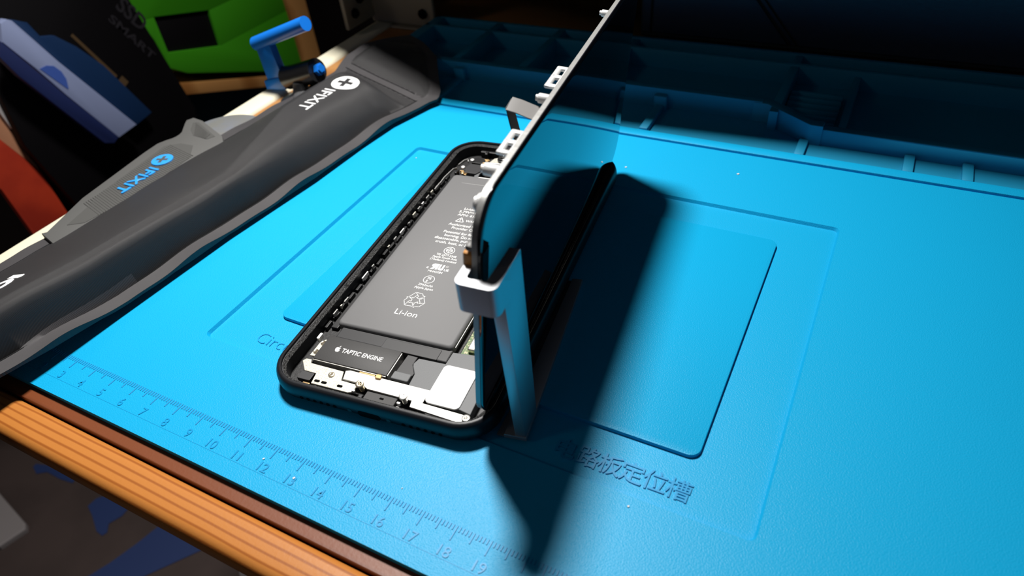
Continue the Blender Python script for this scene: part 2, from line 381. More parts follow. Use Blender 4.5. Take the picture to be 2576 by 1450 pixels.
m.text('WARNING', h=1.35, w=8.2, at=(28.5, 92.2), z=z, bold=B)
line('Authorized Service', 89.0, 1.45, 15.4); line('Provider Only', 86.9, 1.45, 11); line('Potential for fire or', 84.1, 1.45, 15); line('burning. Do not', 82.0, 1.45, 12.4)
line('disassemble, puncture,', 79.9, 1.45, 18.6); line('crush, heat, or burn.', 77.7, 1.45, 15.8)
ring(m, circ(30.2, 74.1, 2.0+.12, 40), circ(30.2, 74.1, 2.0-.12, 40), z, z+.03)
m.stroke([(28.8, 74.1), (30.2, 75.6), (31.6, 74.1), (30.2, 72.6)], .22, z, closed=True); m.stroke([(30.2, 75.6), (30.2, 72.6)], .25, z); m.stroke([(28.8, 74.1), (31.6, 74.1)], .2, z); m.stroke([(29.5, 73.6), (29.5, 74.6)], .18, z); m.stroke([(30.9, 73.6), (30.9, 74.6)], .18, z)
line('TIS 2217-2548', 70.7, 1.1, 7.9, 30.3); line('Apple South Asia', 69.3, 1.1, 9.8, 30.3); line('(Thailand) Limited', 67.7, 1.1, 10.3, 30.4)
# the recognised-component mark: reversed R joined to U
m.prism([(27.7, 62.8), (28.9, 62.8), (29.5, 63.9), (29.5, 62.8), (30.3, 62.8), (30.3, 65.9), (28.4, 65.9), (27.7, 65.3), (27.8, 64.4), (28.5, 64.0)], z, z+.03)
m.prism([(30.5, 65.9), (30.5, 63.2), (30.9, 62.8), (32.1, 62.8), (32.5, 63.2), (32.5, 65.9), (31.8, 65.9), (31.8, 63.8), (31.2, 63.8), (31.2, 65.9)], z, z+.03)
m.text('c', h=1.3, at=(26.2, 62.8), z=z, bold=.03); m.text('US', h=1.2, at=(33, 62.8), z=z, bold=.03); m.stroke(circ(33.5, 65.2, .5, 16), .12, z, closed=True); m.text('R', h=.5, at=(33.5, 64.95), z=z, align='C')
line('MH45584', 61.1, 1.1, 5.6, 30.4)
ring(m, circ(30.1, 57.2, 1.95+.12, 40), circ(30.1, 57.2, 1.95-.12, 40), z, z+.03); m.text('PS', h=1.1, at=(30.1, 57.3), z=z, align='C', bold=.02); m.text('E', h=1.1, at=(29.7, 55.8), z=z, align='C', bold=.02)
line('2942mAh', 53.6, 1.15, 5.5, 30.3); line('Apple Japan', 52.0, 1.15, 7.1, 30.4)
cx, cy = 30.3, 46.1
for a in (0, 120, 240):
    ra = math.radians(a)
    rt = lambda q: (cx+q[0]*math.cos(ra)-q[1]*math.sin(ra), cy+q[0]*math.sin(ra)+q[1]*math.cos(ra))
    m.stroke([rt(q) for q in [(-2.9, 1.0), (-1.5, 3.7), (1.0, 3.7), (1.9, 2.5), (2.6, 2.8), (1.6, .7), (-.3, 1.4), (.4, 1.8), (.1, 2.3), (-.5, 2.3), (-1.4, .3)]], .2, z, closed=True)
    m.stroke([rt(q) for q in [(-1.5, 3.7), (.1, 2.3)]], .18, z)
line('Li-ion', 38.3, 2.6, 8.2, 30.4, .0)
m.stroke([(15.8, 117.6), (26.6, 117.6)], .06, z)
m.build('battery_print', 'ink', battery)
# vibration motor
mot = MB(); mot.box(10.7, 37.2, 13, 23.5, 2.1, 6.0, .35); motor = mot.build('vibration_motor', 'motor', ph, smooth=40)
m = MB(); m.text('TAPTIC ENGINE', h=1.75, w=14.6, at=(18.3, 17.7), z=6.005, bold=.02)
ap = [(0, -1.0), (.25, -1.08), (.5, -1), (.72, -.68), (.84, -.35), (.62, -.2), (.5, .1), (.55, .4), (.76, .6), (.5, .82), (.2, .8), (0, .72), (-.25, .82), (-.52, .78), (-.82, .5), (-.9, .05), (-.78, -.45), (-.5, -.92), (-.28, -1.06)]
m.prism([(16.7+x*1.02, 18.55+y*1.02) for x, y in ap], 6.005, 6.03)
m.prism([(16.7+x, 18.55+y) for x, y in [(0, .95), (.05, 1.3), (.4, 1.65), (.42, 1.3), (.2, 1.0)]], 6.005, 6.03)
m.build('motor_print', 'ink', motor)
m = MB(); m.box(37.25, 37.6, 13.2, 23.0, 3, 5.8, .1); m.box(10.8, 37, 12.75, 13.02, 2.5, 5.6); m.build('motor_edge', 'steel', motor)
def screw(x, y, z0, r=.9, parent=ph, matn='brass', tilt=0, shaft=0):
    m = MB(); m.lathe([(.0, .05), (r*.35, .05), (r*.42, .34), (r*.72, .4), (r*.95, .28), (r, .1), (r, -.15), (.0, -.15)][::-1], seg=20)
    for a in (0, 90): m.box(-r*.42, r*.42, -r*.09, r*.09, .2, .36, mtx=Matrix.Rotation(math.radians(a+30), 4, 'Z'))
    if shaft:
        m.cyl((0, 0, -shaft), r*.45, shaft, 12)
        for k in range(5): m.cyl((0, 0, -shaft+k*shaft/5), r*.6, .12, 12)
    o = m.build('screw', matn, parent, smooth=40); o.location = V((x, y, z0))*mm; o.rotation_euler = (math.radians(tilt), math.radians(tilt*.5), 0); return o
m = MB(); m.prism([(8.3, 14.6), (10.7, 14.6), (10.7, 22), (9.6, 22.2), (8.4, 20.5)], 4.4, 4.9, .1); mt = m.build('mounting_tab', 'nickel', ph)
screw(9.8, 20.4, 5.0); screw(9.6, 16.4, 5.0)
m = MB(); m.prism(rrect(7.0, 8.0, 20.8, 23.6, .45, 4), 4.5, 6.1, .15); m.build('spring_contact', 'tab', ph)
m = MB(); m.prism([(7.6, 11.7), (8.3, 12.9), (10.2, 13.0), (10.9, 11.6), (23, 11.4), (24.2, 8), (30.0, 7.8), (30.0, 4.9), (28.6, 4.3), (15.6, 4.3), (14.9, 8.2), (10.6, 8.3)], 4.6, 5.15, .15); m.build('bracket_plate', 'nickel', ph)
for x, y, a in ((17, 5.6, 0), (19.5, 5.6, 0), (25, 5.8, 10)):
    m = MB(); m.prism(rrect(x-.95, x+.95, y-.45, y+.45, .4, 4), 5.05, 5.22); m.build('slot', 'pure', ph)
m = MB(); m.prism(rrect(9.6, 14.3, 5.2, 8.4, .4, 3), 3.4, 4.9, .15); m.build('rubber_block', 'dgrey', ph)
screw(20.1, 9.0, 5.25, 1.0)
m = MB(); m.prism([(23.6, 11.6), (25, 12.2), (52.5, 12.0), (52.5, 7.0), (66.8, 6.5), (67.3, 4.4), (64.6, 3.6), (49.4, 4.6), (48.9, 6.9), (33.9, 7.0), (31.0, 8.3), (24.6, 8.3)], 4.9, 5.5, .15); m.build('shield_plate', 'steel', ph)
for x, y in ((52.3, 5.6), (60.8, 5.2)):
    m = MB(); m.prism(rrect(x-1.5, x+1.5, y-.55, y+.55, .5, 4), 5.35, 5.55); m.build('contact_pad', 'gold', ph)
m = MB(); m.prism([(43.3, 22.9), (52.3, 23.1), (52.5, 28.2), (59, 28.9), (67, 29), (67.5, 7.2), (45.2, 11.9), (44.9, 16.6), (43.0, 19.4), (42.6, 20.4)], 2.2, 5.3, .2); m.build('loudspeaker', 'grey', ph)
m = MB(); m.prism(rrect(52.6, 63.6, 7.4, 22.6, 1.6, 6), 5.25, 5.75, .15); m.build('speaker_label', 'white', ph)
m = MB(); m.prism([(38.6, 15.9), (39.0, 23.6), (42.6, 23.5), (42.5, 20.2), (44.6, 17.0), (44.4, 15.8)], 3, 5.0, .2); m.build('cable_cover', 'dgrey', ph)
m = MB(); m.prism(rrect(38.5, 44.4, 12.9, 16.0, .5, 4), 3, 5.6, .3); m.build('connector', 'grey', ph)
m = MB(); m.box(28, 33.5, 12.1, 12.9, 4.6, 5.4, .1); m.prism(rrect(34.1, 36.1, 11.2, 12.9, .5, 4), 4.8, 6.1, .2); m.build('gold_contact', 'gold', ph)
m = MB(); m.box(34.3, 44.6, 2.3, 6.5, 2.2, 5.4, .25); m.build('port_block', 'motor', ph)
m = MB(); m.prism(rrect(39.3, 40.7, 4.6, 5.3, .25, 3), 5.35, 5.43); m.build('port_hole', 'pure', ph)
m = MB(); m.box(10.5, 15, 2.9, 3.9, 3, 5.2, .15); m.box(14, 30, 2.5, 4.1, 2.4, 4.6, .2); m.box(48, 66, 2.3, 3.7, 2.4, 5, .2); m.build('bottom_gasket', 'black', ph)
m = MB(); m.box(13.2, 15.6, 3.2, 4.0, 4.6, 5.6, .15); m.build('gold_spring', 'gold', ph)
screw(32.4, 6.3, 7.9, 1.3, tilt=14, shaft=3.8); screw(47.2, 5.9, 7.9, 1.3, matn='steel', tilt=10, shaft=3.4); screw(67.2, 5.1, 6.2, 1.3, matn='steel', tilt=-6, shaft=1)
for x, y in ((45.7, 4.9), (46.2, 3.2), (30.2, 5.2)):
    m = MB(); m.prism(rrect(x-.55, x+.55, y-.35, y+.35, .15, 3), 4.6, 5.7, .1); m.build('metal_clip', 'tab', ph)
# logic board side (right of the battery)
m = MB(); m.box(54, 71, 29.2, 135, 2.1, 3.2); m.build('logic_board', 'pcb', ph)
m = MB(); m.box(56, 70.5, 31, 44, 3.2, 5.2, .5); m.build('board_shield', 'steel', ph)
m = MB(); m.box(56, 70.5, 46, 92, 3.2, 5.4, .5); m.build('board_shield', 'steel', ph)
m = MB(); m.box(56, 70.5, 94, 132, 3.2, 5.2, .5); m.build('board_shield', 'dgrey', ph)
# spring clips along the left inner wall
for i, (x, y, l) in enumerate(((5.7, 114.5, 6), (5.4, 110, 2.2), (5.6, 105.6, 3), (5.4, 101.5, 2), (5.6, 97.7, 2.4), (5.7, 93.3, 3), (6.3, 87.6, 1.2), (6.2, 81.9, 4), (6.0, 76.7, 2.4), (5.7, 72.1, 1.5), (5.8, 59.9, 1.8), (5.9, 54.1, 5), (5.9, 41, 3.2), (6.0, 37.7, 1.2), (5.9, 34.1, 3.2))):
    m = MB(); m.box(x-.25, x+.25, y-l*.42, y+l*.42, 4.2, 5.3+(i % 3)*.2, .12); m.box(x-.7, x+.1, y-l/6, y+l/6, 3.6, 4.9, .12)
    m.build('spring_clip', ('backplate', 'nickel', 'backplate', 'tab')[i % 4], ph)
m = MB()
for y in range(28, 128, 5): m.box(4.7, 5.8, y, y+3.6, 2.2, 3.4+(y % 3)*.35, .25)
m.box(6.6, 9.3, 29, 122, 2.1, 3.4, .3); m.build('side_channel', 'black', ph)
# top end: camera, plates, contacts
m = MB(); m.prism([(19.4, 137.2), (31, 138), (36, 138), (36, 146), (24, 146), (23, 143), (20.6, 141.5)], 3.8, 4.5, .15); m.build('camera_bracket', 'nickel', ph)
m = MB(); m.lathe([(3.0, 4.4), (3.0, 5.4), (2.4, 5.6), (2.5, 6.3), (2.1, 6.5), (2.15, 7.2), (1.6, 7.6), (1.0, 7.4), (0.3, 7.2)], c=(25.6, 140.8, 0)); m.build('front_camera', 'rubber', ph, smooth=30)
m = MB(); m.lathe([(.75, 7.45), (.4, 7.62), (.01, 7.66)], c=(25.6, 140.8, 0), seg=16); m.build('camera_lens', 'glass', ph, smooth=60)
m = MB(); m.tube([(18.2, 135.8, 5.2), (33, 136.6, 5.2)], .45, 8); m.build('metal_bar', 'steel', ph, smooth=60)
for x, y in ((18.6, 138.2), (18.7, 135.6), (19.1, 132.4)):
    m = MB(); m.box(x-.6, x+.6, y-.9, y+.9, 4.6, 5.4, .15); m.box(x-1.1, x+1.1, y-.35, y+.35, 5.1, 5.6, .12); m.build('gold_contact', 'gold', ph)
m = MB(); m.prism([(11.6, 127.6), (17.5, 127.4), (19, 130), (19.5, 134.6), (12.2, 134.6), (11.2, 131.5)], 2.6, 4.9, .2); m.build('haptic_plate', 'dgrey', ph)
m = MB(); m.prism([(12, 136.2), (17.6, 136.1), (17.4, 139), (13.8, 140.6), (12.2, 139.6)], 2.6, 4.6, .2); m.build('speaker_module', 'black', ph)
m = MB(); m.lathe([(8.2, 3.6), (8.2, 4.2), (6.4, 4.3), (6.4, 3.6)], c=(25.4, 128.2, 0), seg=48)
m.box(13.4, 18, 124.3, 126.2, 3, 4.2, .3); m.build('charging_coil', 'grey', ph, smooth=30)
m = MB(); m.prism([(18.6, 124.0), (27.8, 124.0), (27.6, 125.4), (20.2, 125.6)], 4.2, 4.8, .15); m.build('foil_tab', 'tab', ph)
screw(10.6, 130.3, 5.4, .9, matn='tab'); screw(11.8, 126.8, 4.9, .95, matn='gold'); screw(11.9, 137.3, 5.0, .9, matn='tab')
m = MB(); m.box(9.9, 12.6, 128.2, 128.9, 4, 4.9, .15); m.box(12.4, 13.6, 126.2, 129.2, 4, 4.6, .15); m.build('gold_spring', 'gold', ph)
m = MB(); m.ribbon([(6.4, 116, 5.4), (6.5, 120, 5.7), (7.2, 124, 5.9), (7.6, 127, 5.9), (8.6, 128.4, 5.6)], (.0, 0, .5), .35); m.ribbon([(8.2, 131, 5.6), (9.4, 134.5, 5.9), (10.6, 136, 5.8), (11, 135, 5.2)], (0, 0, .5), .35); m.build('side_ribbon', 'backplate', ph)
m = MB(); m.box(9.0, 10.2, 124.4, 127.2, 2.2, 6.2, .4); m.box(15.6, 17.0, 142.2, 145, 2.2, 5.8, .4); m.box(12.5, 30, 144.8, 146.4, 2.2, 5, .4); m.build('top_rib', 'black', ph)
# ------------------------------------------------------------------ display, folded up on the right edge
yaw, tilt = math.radians(-.45), math.radians(6.3)
ay = V((math.sin(yaw), math.cos(yaw), 0)); n0 = V((math.cos(yaw), -math.sin(yaw), 0)); up = V((0, 0, 1))*math.cos(tilt)+n0*math.sin(tilt); nn = ay.cross(up)
dm = Matrix.Identity(4)
for i in range(3): dm[i][0] = ay[i]; dm[i][1] = up[i]; dm[i][2] = nn[i]; dm[i][3] = (73.6, 3.6, 7.3)[i]*mm
DL, DH = 148.4, 73.3
m = MB(); L_ = []
for i, z in ((.3, -.85), (0, -.75), (0, -.4), (.12, -.2), (.4, -.04), (.8, 0)): L_.append([(x, y, z) for x, y in rrect(i, DL-i, i, DH-i, 10-i*.5, 12)])
loft(m, L_); disp = m.build('display', 'glass', ph, smooth=50); disp.matrix_local = dm
m = MB(); L_ = []
for i, z in ((.25, -1.15), (.2, -1.0), (.25, -.8)): L_.append([(x, y, z) for x, y in rrect(i, DL-i, i, DH-i, 9.8, 12)])
loft(m, L_); m.build('display_bezel', 'bezel', disp, smooth=40)
m = MB(); L_ = []
for i, z in ((.9, -2.75), (.35, -2.5), (.3, -1.1)): L_.append([(x, y, z) for x, y in rrect(i, DL-i, i, DH-i, 9.4, 12)])
loft(m, L_)
m.box(14, 120, 20, 62, -3.4, -2.6, .5); m.build('display_back_plate', 'backplate', disp, smooth=40)
def ztab(y0, y1, out):
    m = MB(); poly = rrect(y0, y1, -2.5-out, -2.4, 1.5, 5); c1 = (y0*.7+y1*.3); c2 = (y0*.3+y1*.7); hw = (y1-y0)*.10
    T = Matrix.Translation((0, DH-1.0, 0)) @ Matrix.Rotation(math.radians(90), 4, 'X')
    # frame with two windows, lying square to the display's back
    for a, b in ((y0, y0+1.7), ((y0+y1)/2-.9, (y0+y1)/2+.9), (y1-1.7, y1)): m.box(a, b, DH-2.3, DH-1.2, -2.5-out, -2.4, .45)
    m.box(y0+.2, y1-.2, DH-2.3, DH-1.2, -2.5-out, -2.5-out+1.6, .5); m.box(y0+.4, y1-.4, DH-2.3, DH-1.2, -3.3, -2.3, .3)
    m.build('mounting_tab', 'tab', disp, smooth=45)
ztab(23.5, 34.5, 3.6); ztab(58.5, 71, 3.6)
for y, l, r in ((17.2, 3.8, 1.5), (53, 3.2, 1.3), (114, 2.6, 1.1), (6.5, 1.0, 2.3)):
    m = MB(); hh = DH-2.2 if y > 10 else DH-3.6
    m.cyl((y, hh, -2.4), r, l, 18, axis=(0, 0, -1), bev=.25); m.cyl((y, hh, -2.4-l), r*.65, .6, 16, axis=(0, 0, -1)); m.build('mounting_post', 'tab', disp, smooth=40)
m = MB(); m.box(1.2, 5.5, 55.5, 59.5, -5.2, -2.6, .6); m.build('amber_tape', 'orange', disp)
m = MB(); m.box(1.0, 4.0, 60, 61.8, -4.6, -2.6, .8); m.build('mounting_post', 'ribbon', disp, smooth=40)
m = MB(); m.box(DL-14, DL-4, 8, 60, -3.6, -2.6, .5); m.build('earpiece_plate', 'grey', disp)
m = MB(); m.ribbon([(49, 68.6, -2.8), (49, 69, -6), (49, 69.8, -9.5), (49, 70.1, -12.2)], (2.6, .5, 0), .3); m.build('ribbon_cable', 'ribbon', disp, smooth=50)
m = MB(); m.ribbon([(49, 70.2, -12.3), (49, 66, -11.2), (49.2, 57, -8.6), (49.6, 44, -7), (50, 20, -9), (50, 4, -9), (50, -2, -7)], (2.1, .3, 0), .3); m.build('ribbon_cable', 'ribbon_d', disp, smooth=50)
# ------------------------------------------------------------------ screen holder
hb = wor(80, 10, 0)
hold = thing('screen_holder', 'silver aluminium clip stand gripping the upright screen', 'stand', hb, (0, 0, TH))
ho = (80, 10, 0)
m = MB(); m.prism([(75.2, 6.6), (84.0, 7.2), (79.4, 76.5), (72.5, 76.0), (75.9, 20)], .0, .12); 
m.prism([(77.6, 6.4), (84.2, 6.9), (79.9, 76.6), (76.2, 76.2)], .12, 1.5, .4); m.build('base_plate', 'bracket', hold, smooth=40, off=ho)
def hexa(m, b, t):
    p = bmesh.new(); B_ = [p.verts.new(v) for v in b]; T_ = [p.verts.new(v) for v in t]
    p.faces.new(B_[::-1]); p.faces.new(T_)
    for k in range(4): p.faces.new((B_[k], B_[(k+1) % 4], T_[(k+1) % 4], T_[k]))
    bmesh.ops.recalc_face_normals(p, faces=p.faces[:]); bmesh.ops.bevel(p, geom=p.edges[:], offset=.45, segments=2, affect='EDGES', profile=.5); m.add(p)
m = MB(); hexa(m, [(80.7, 7.0, .8), (84.0, 7.2, .8), (83.4, 18.0, .8), (80.3, 18.0, .8)], [(81.7, 1.6, 63.2), (85.2, 1.6, 63.2), (85.5, 13.2, 63.2), (82.2, 13.2, 63.2)])
m.build('post', 'bracket', hold, smooth=40, off=ho)
# clip: U-shaped channel round the near edge of the display
def ush():
    out = []; outer = rrect(75.0, 85.1, -1.9, 30, 1.9, 5); inner = rrect(77.3, 82.3, .6, 30, .9, 5)
    return outer, inner
m = MB()
o_ = [(85.2, 13.2)]+[(75.0+1.9+8.2*0, 0)]*0
import itertools
def arc(cx, cy, r, a0, a1, n=6): return [(cx+r*math.cos(math.radians(a0+(a1-a0)*k/n)), cy+r*math.sin(math.radians(a0+(a1-a0)*k/n))) for k in range(n+1)]
poly = [(85.3, 13.2)]+arc(83.2, .0, 2.0, 0, -90)+arc(77.0, .2, 2.0, -90, -180)+[(75.0, 10.2), (77.2, 10.2)]+arc(78.2, 1.6, 1.0, 180, 270)+arc(81.6, 1.6, .9, 270, 360)+[(82.6, 13.2)]
m.prism(poly, 55.6, 63.6, .35); m.build('clip', 'bracket', hold, smooth=40, off=ho)
# ------------------------------------------------------------------ heating pouch
XL = [(-90, -46), (-30, -42), (24, -43), (46, -43), (105, -42.5), (140, -36), (187, -31), (203, -28), (215, -25), (230, -27), (245, -24), (256, -12), (262, -5.5)]
XR = [(-90, 16), (-25, 22), (0, 24.5), (26, 26), (76, 29.5), (124, 35.5), (156, 37.5), (178, 40), (201, 47), (206, 49.5), (212, 47), (225, 38), (240, 28), (255, 9), (262, -3.5)]
def pouch_z(x, y, top=True):
    xl, xr = interp(XL, y), interp(XR, y); t = (2*x-xl-xr)/max(xr-xl, 1)
    base = interp([(-90, 14), (-30, 10), (0, 6.5), (30, 3.5), (60, 2.6), (195, 2.6), (215, 4.5), (240, 9.0), (262, 9.2)], y)
    base += .8*math.sin(y*.11+1)*(t if t > 0 else 0)**2*(1 if y < 205 else .2)+.35*math.sin(y*.23)*(abs(t)**3)
    h = 0; hw = (xr-xl)/2; dx = (1-abs(t))*hw                  # distance from the side seam
    ye = 210-.33*x
    if y < ye+3:
        dl, dr = x-xl-7, xr-7-x                      # distances from the left and right seams
        if dl > 0 and dr > 0:
            W_ = xr-xl-14; d = max(0, min(1, (ye-4-y)/18)); d = 1-(1-d)**2.2
            ww = interp([(95, 5.5), (145, 20), (205, 30)], y); wall = (1-(1-min(1, dr/ww))**3)**.75; top = min(1, dl/(W_*interp([(95, .86), (148, .52), (205, .42)], y))); top = top**.85*(1-.10*max(0, (dl/W_-.7)/.3)**2)
            h = 15.5*wall*top*d*(1+.05*math.sin(y*.05+x*.04)+.05*noise.noise(V((x*.05, y*.035, 1))))
    elif y > ye+8:
        e = max(0, min(1, (dx-6)/5)); d = min(max(0, (y-ye-8)/5), 1)*max(0, min(1, (250-y)/6)); h = 1.7*min(e, d)
    return base+h+(1.1 if top else 0)
pouch = thing('heating_pouch', 'long black fabric heating pouch lying across the left of the mat', 'pouch', (-5, 90, 2))
po = (-5, 90, 2)
def grid(y0, y1, ny, nx, f, inset=0):
    p = bmesh.new(); rows = []
    for j in range(ny+1):
        y = y0+(y1-y0)*j/ny; xl, xr = interp(XL, y)+inset, interp(XR, y)-inset
        rows.append([p.verts.new((xl+(xr-xl)*i/nx, y, f(xl+(xr-xl)*i/nx, y))) for i in range(nx+1)])
    for a, b in zip(rows, rows[1:]):
        for i in range(nx): p.faces.new((a[i], a[i+1], b[i+1], b[i]))
    return p, rows
p, rows = grid(-90, 261.8, 260, 76, lambda x, y: pouch_z(x, y))
def zb(x, y): 
    xl, xr = interp(XL, y), interp(XR, y); t = (2*x-xl-xr)/max(xr-xl, 1)
    return pouch_z(xl, y, False) if abs(t) < 2 else 0
bot = []
for r in rows: bot.append([p.verts.new((v.co.x, v.co.y, min(v.co.z-1.1, interp([(-90, 14), (-30, 10), (0, 6.5), (30, 3.5), (60, 2.6), (195, 2.6), (215, 4.5), (240, 9.0), (262, 9.2)], v.co.y)-.3))) for v in r])
for a, b in zip(bot, bot[1:]):
    for i in range(len(a)-1): p.faces.new((a[i], b[i], b[i+1], a[i+1]))
for T_, B_ in ((rows[0], bot[0]), (rows[-1], bot[-1])):
    for i in range(len(T_)-1): p.faces.new((T_[i], B_[i], B_[i+1], T_[i+1]))
for s_ in (0, -1):
    for j in range(len(rows)-1): p.faces.new((rows[j][s_], rows[j+1][s_], bot[j+1][s_], bot[j][s_]))
bmesh.ops.recalc_face_normals(p, faces=p.faces[:])
q_ = p.copy()
def edge_d(c):
    xl, xr = interp(XL, c.y), interp(XR, c.y); d = min(c.x-xl, xr-c.x)
    if c.y > 205: d = min(d, (262-c.y)*.8)
    ye = 212.5-.33*c.x
    if -.5 < c.y-ye < 5: d = min(d, 3)
    return d
bmesh.ops.delete(q_, geom=[f for f in q_.faces if f.normal.z < .2 or edge_d(f.calc_center_median()) > 6.9], context='FACES')
for v in q_.verts: v.co += v.normal*.07
me_ = MB(); me_.add(q_)
m = MB(); m.add(p); m.build('pouch_cover', 'cloth', pouch, smooth=60, off=po)
me_.build('pouch_border', 'cloth_f', pouch, smooth=60, off=po)
# stitched seam lines along both borders and across the end
m = MB()
for s_ in (-1, 1):
    pts = []
    for y in range(-88, 204, 4):
        xl, xr = interp(XL, y), interp(XR, y); x = xl+6.6 if s_ < 0 else xr-6.6; pts.append((x, y, pouch_z(x, y)+.02))
    m.tube(pts, .28, 6)
m.tube([(x, 212.5-.33*x, pouch_z(x, 212.5-.33*x)+.02) for x in range(-20, 42, 3)], .3, 6)
m.tube([(x, 217-.33*x, pouch_z(x, 217-.33*x)+.02) for x in range(-19, 36, 3)], .3, 6)
m.build('seam', 'black', pouch, off=po)
def onpouch(m, fn, lift=.12):
    for v in m.bm.verts:
        x, y, z_ = v.co; v.co.z = pouch_z(x, y)+lift+z_-.5
# white logo disc with its cross and lettering; reads towards the viewer, tops to the right
m = MB(); p = bmesh.new(); c0 = (13.4, 180.2); rings = [[p.verts.new((c0[0]+r*math.cos(2*math.pi*k/48), c0[1]+r*math.sin(2*math.pi*k/48), .5)) for k in range(48)] for r in (.2, 1.5, 3, 4.5, 6, 6.9)]
for a, b in zip(rings, rings[1:]):
    for k in range(48): p.faces.new((a[k], a[(k+1) % 48], b[(k+1) % 48], b[k]))
p.faces.new(rings[0][::-1]); m.add(p); onpouch(m, None, .10); m.build('logo_disc', 'white_ink', pouch, smooth=60, off=po)
def cross(m, cx, cy, r, rot, z0, z1):
    pts = []
    for k in range(4):
        a = math.radians(rot+90*k)
        for da, rr in ((-16, r), (16, r), (45, r*.33)): pts.append((cx+rr*math.cos(a+math.radians(da)), cy+rr*math.sin(a+math.radians(da))))
    m.prism(pts, z0, z1)
m = MB(); cross(m, c0[0], c0[1], 4.1, 6, .5, .62); onpouch(m, None, .14); m.build('logo_cross', 'cloth', pouch, off=po)
R90 = lambda x, y: Matrix.Translation((x, y, 0)) @ Matrix.Rotation(math.radians(-90+1.5), 4, 'Z')
m = MB(); m.text('IFIXIT', h=6.6, w=22.3, z=0, th=.5, bold=.002, mtx=R90(8.0, 171.4)); onpouch(m, None, .12); m.build('lettering', 'white_ink', pouch, off=po)
m = MB(); m.text('iOpener', h=9.6, z=0, th=.5, bold=.05, mtx=R90(-12.4, 16.6)); onpouch(m, None, .12); m.build('lettering', 'white_ink', pouch, off=po)
# ------------------------------------------------------------------ grey opening tool with round blade
tool = thing('opening_tool', 'grey plastic opening tool with round steel blade left of the pouch', 'tool', (-45, 100, -.6))
to = (-45, 100, -.6)
hp = [(-44, 44), (-42.4, 45.5), (-51, 69), (-57.2, 108), (-58, 117)]+[(-62+7.6*math.cos(math.radians(q)), 126.5+7.6*math.sin(math.radians(q))) for q in (-42, -24, -6, 12, 30, 48)]+[(-61.5, 138), (-63.2, 140.6), (-61.6, 144), (-54, 143), (-31, 134), (-24, 128), (-22, 60), (-28, 40)]
m = MB(); m.prism(hp[::-1], .2, 6.2, .45, seg=2); m.build('handle', 'toolgrey', tool, smooth=40, off=to)
m = MB(); m.prism([(-57, 139.4), (-54.5, 140.8), (-34, 132.2), (-36, 128.6), (-46, 129.2), (-52.5, 133.6)][::-1], 6.1, 6.34)
m.prism([(-52, 116), (-46, 121), (-38, 121.5), (-30, 112), (-28, 80), (-32, 56), (-38, 52), (-42, 66), (-46, 74), (-49, 96)][::-1], 6.1, 6.34)
for i in range(46): m.stroke([(-50+min(i*.12, 3)*1.0 if i < 30 else -46, 118-i*1.15), (-30, 114-i*1.15)], .35, 6.2, .28)
for i in range(11): m.stroke([(-55+i*.9, 139.6-i*.95), (-38+i*.1, 132.8-i*.4)], .3, 6.2, .28)
m.build('grip', 'toolgrip', tool, off=to)
m = MB(); m.prism(circ(-37.5, 139, 21.5, 64), 2.2, 3.1, .2); m.build('blade', 'bladesteel', tool, smooth=40, off=to)
m = MB(); m.cyl((-41, 105.6, 6.1), 5.0, .9, 36, bev=.2); m.text('IFIXIT', h=6.0, w=21, z=6.1, th=.9, bold=.01, mtx=R90(-41.0, 98.6)); m.build('lettering', 'bluelet', tool, off=to)
m = MB(); cross(m, -41, 105.6, 3.0, 20, 6.9, 7.08); m.build('logo_cross', 'toolgrip', tool, off=to)
# ------------------------------------------------------------------ blue suction handle
sx = thing('suction_handle', 'blue plastic suction handle with black rubber grip beside the pouch tip', 'suction handle', (-36, 196, -.6))
so = (-36, 196, -.6)
m = MB(); m.tube([(-57.5, 195, 25.6), (-17, 195, 40.2)], 3.7, 24)
hexa(m, [(-55, 192.6, 3), (-42.5, 192.6, 6), (-42.5, 197, 6), (-55, 197, 3)], [(-56, 192.6, 26), (-45.5, 192.6, 30), (-45.5, 197.4, 30), (-56, 197.4, 26)])
hexa(m, [(-57, 191.6, .6), (-42, 191.6, 2.5), (-42, 198, 2.5), (-57, 198, .6)], [(-57.5, 191.9, 5.5), (-41.5, 191.9, 10), (-41.5, 197.7, 10), (-57.5, 197.7, 5.5)])
m.tube([(-42, 195, 8), (-14.5, 195, 17)], 2.2, 6); m.tube([(-17.6, 195, 15.6), (-15.2, 195, 16.4)], 3.2, 6)
m.build('handle', 'blueplastic', sx, smooth=40, off=so)
m = MB(); m.tube([(-41.2, 195, 8.2), (-40.4, 195, 8.5), (-34, 195, 10.2), (-24, 195, 13.4), (-18.6, 195, 15.2), (-18, 195, 15.4)], 6.3, 28); m.build('rubber_grip', 'rubber', sx, smooth=60, off=so)
m = MB(); m.lathe([(12.5, -.4), (13, .2), (9.5, 1.4), (5, 4.5), (3.6, 8.5), (3.4, 10)], c=(-29, 190.5, -.6), seg=40); m.build('suction_cup', 'rubber', sx, smooth=60, off=so)
m = MB(); m.lathe([(6.2, 4.2), (5.4, 5.2), (3.2, 5.8)], c=(-24, 187, 0), seg=32); m.build('cup_collar', 'cup', sx, smooth=60, off=so)
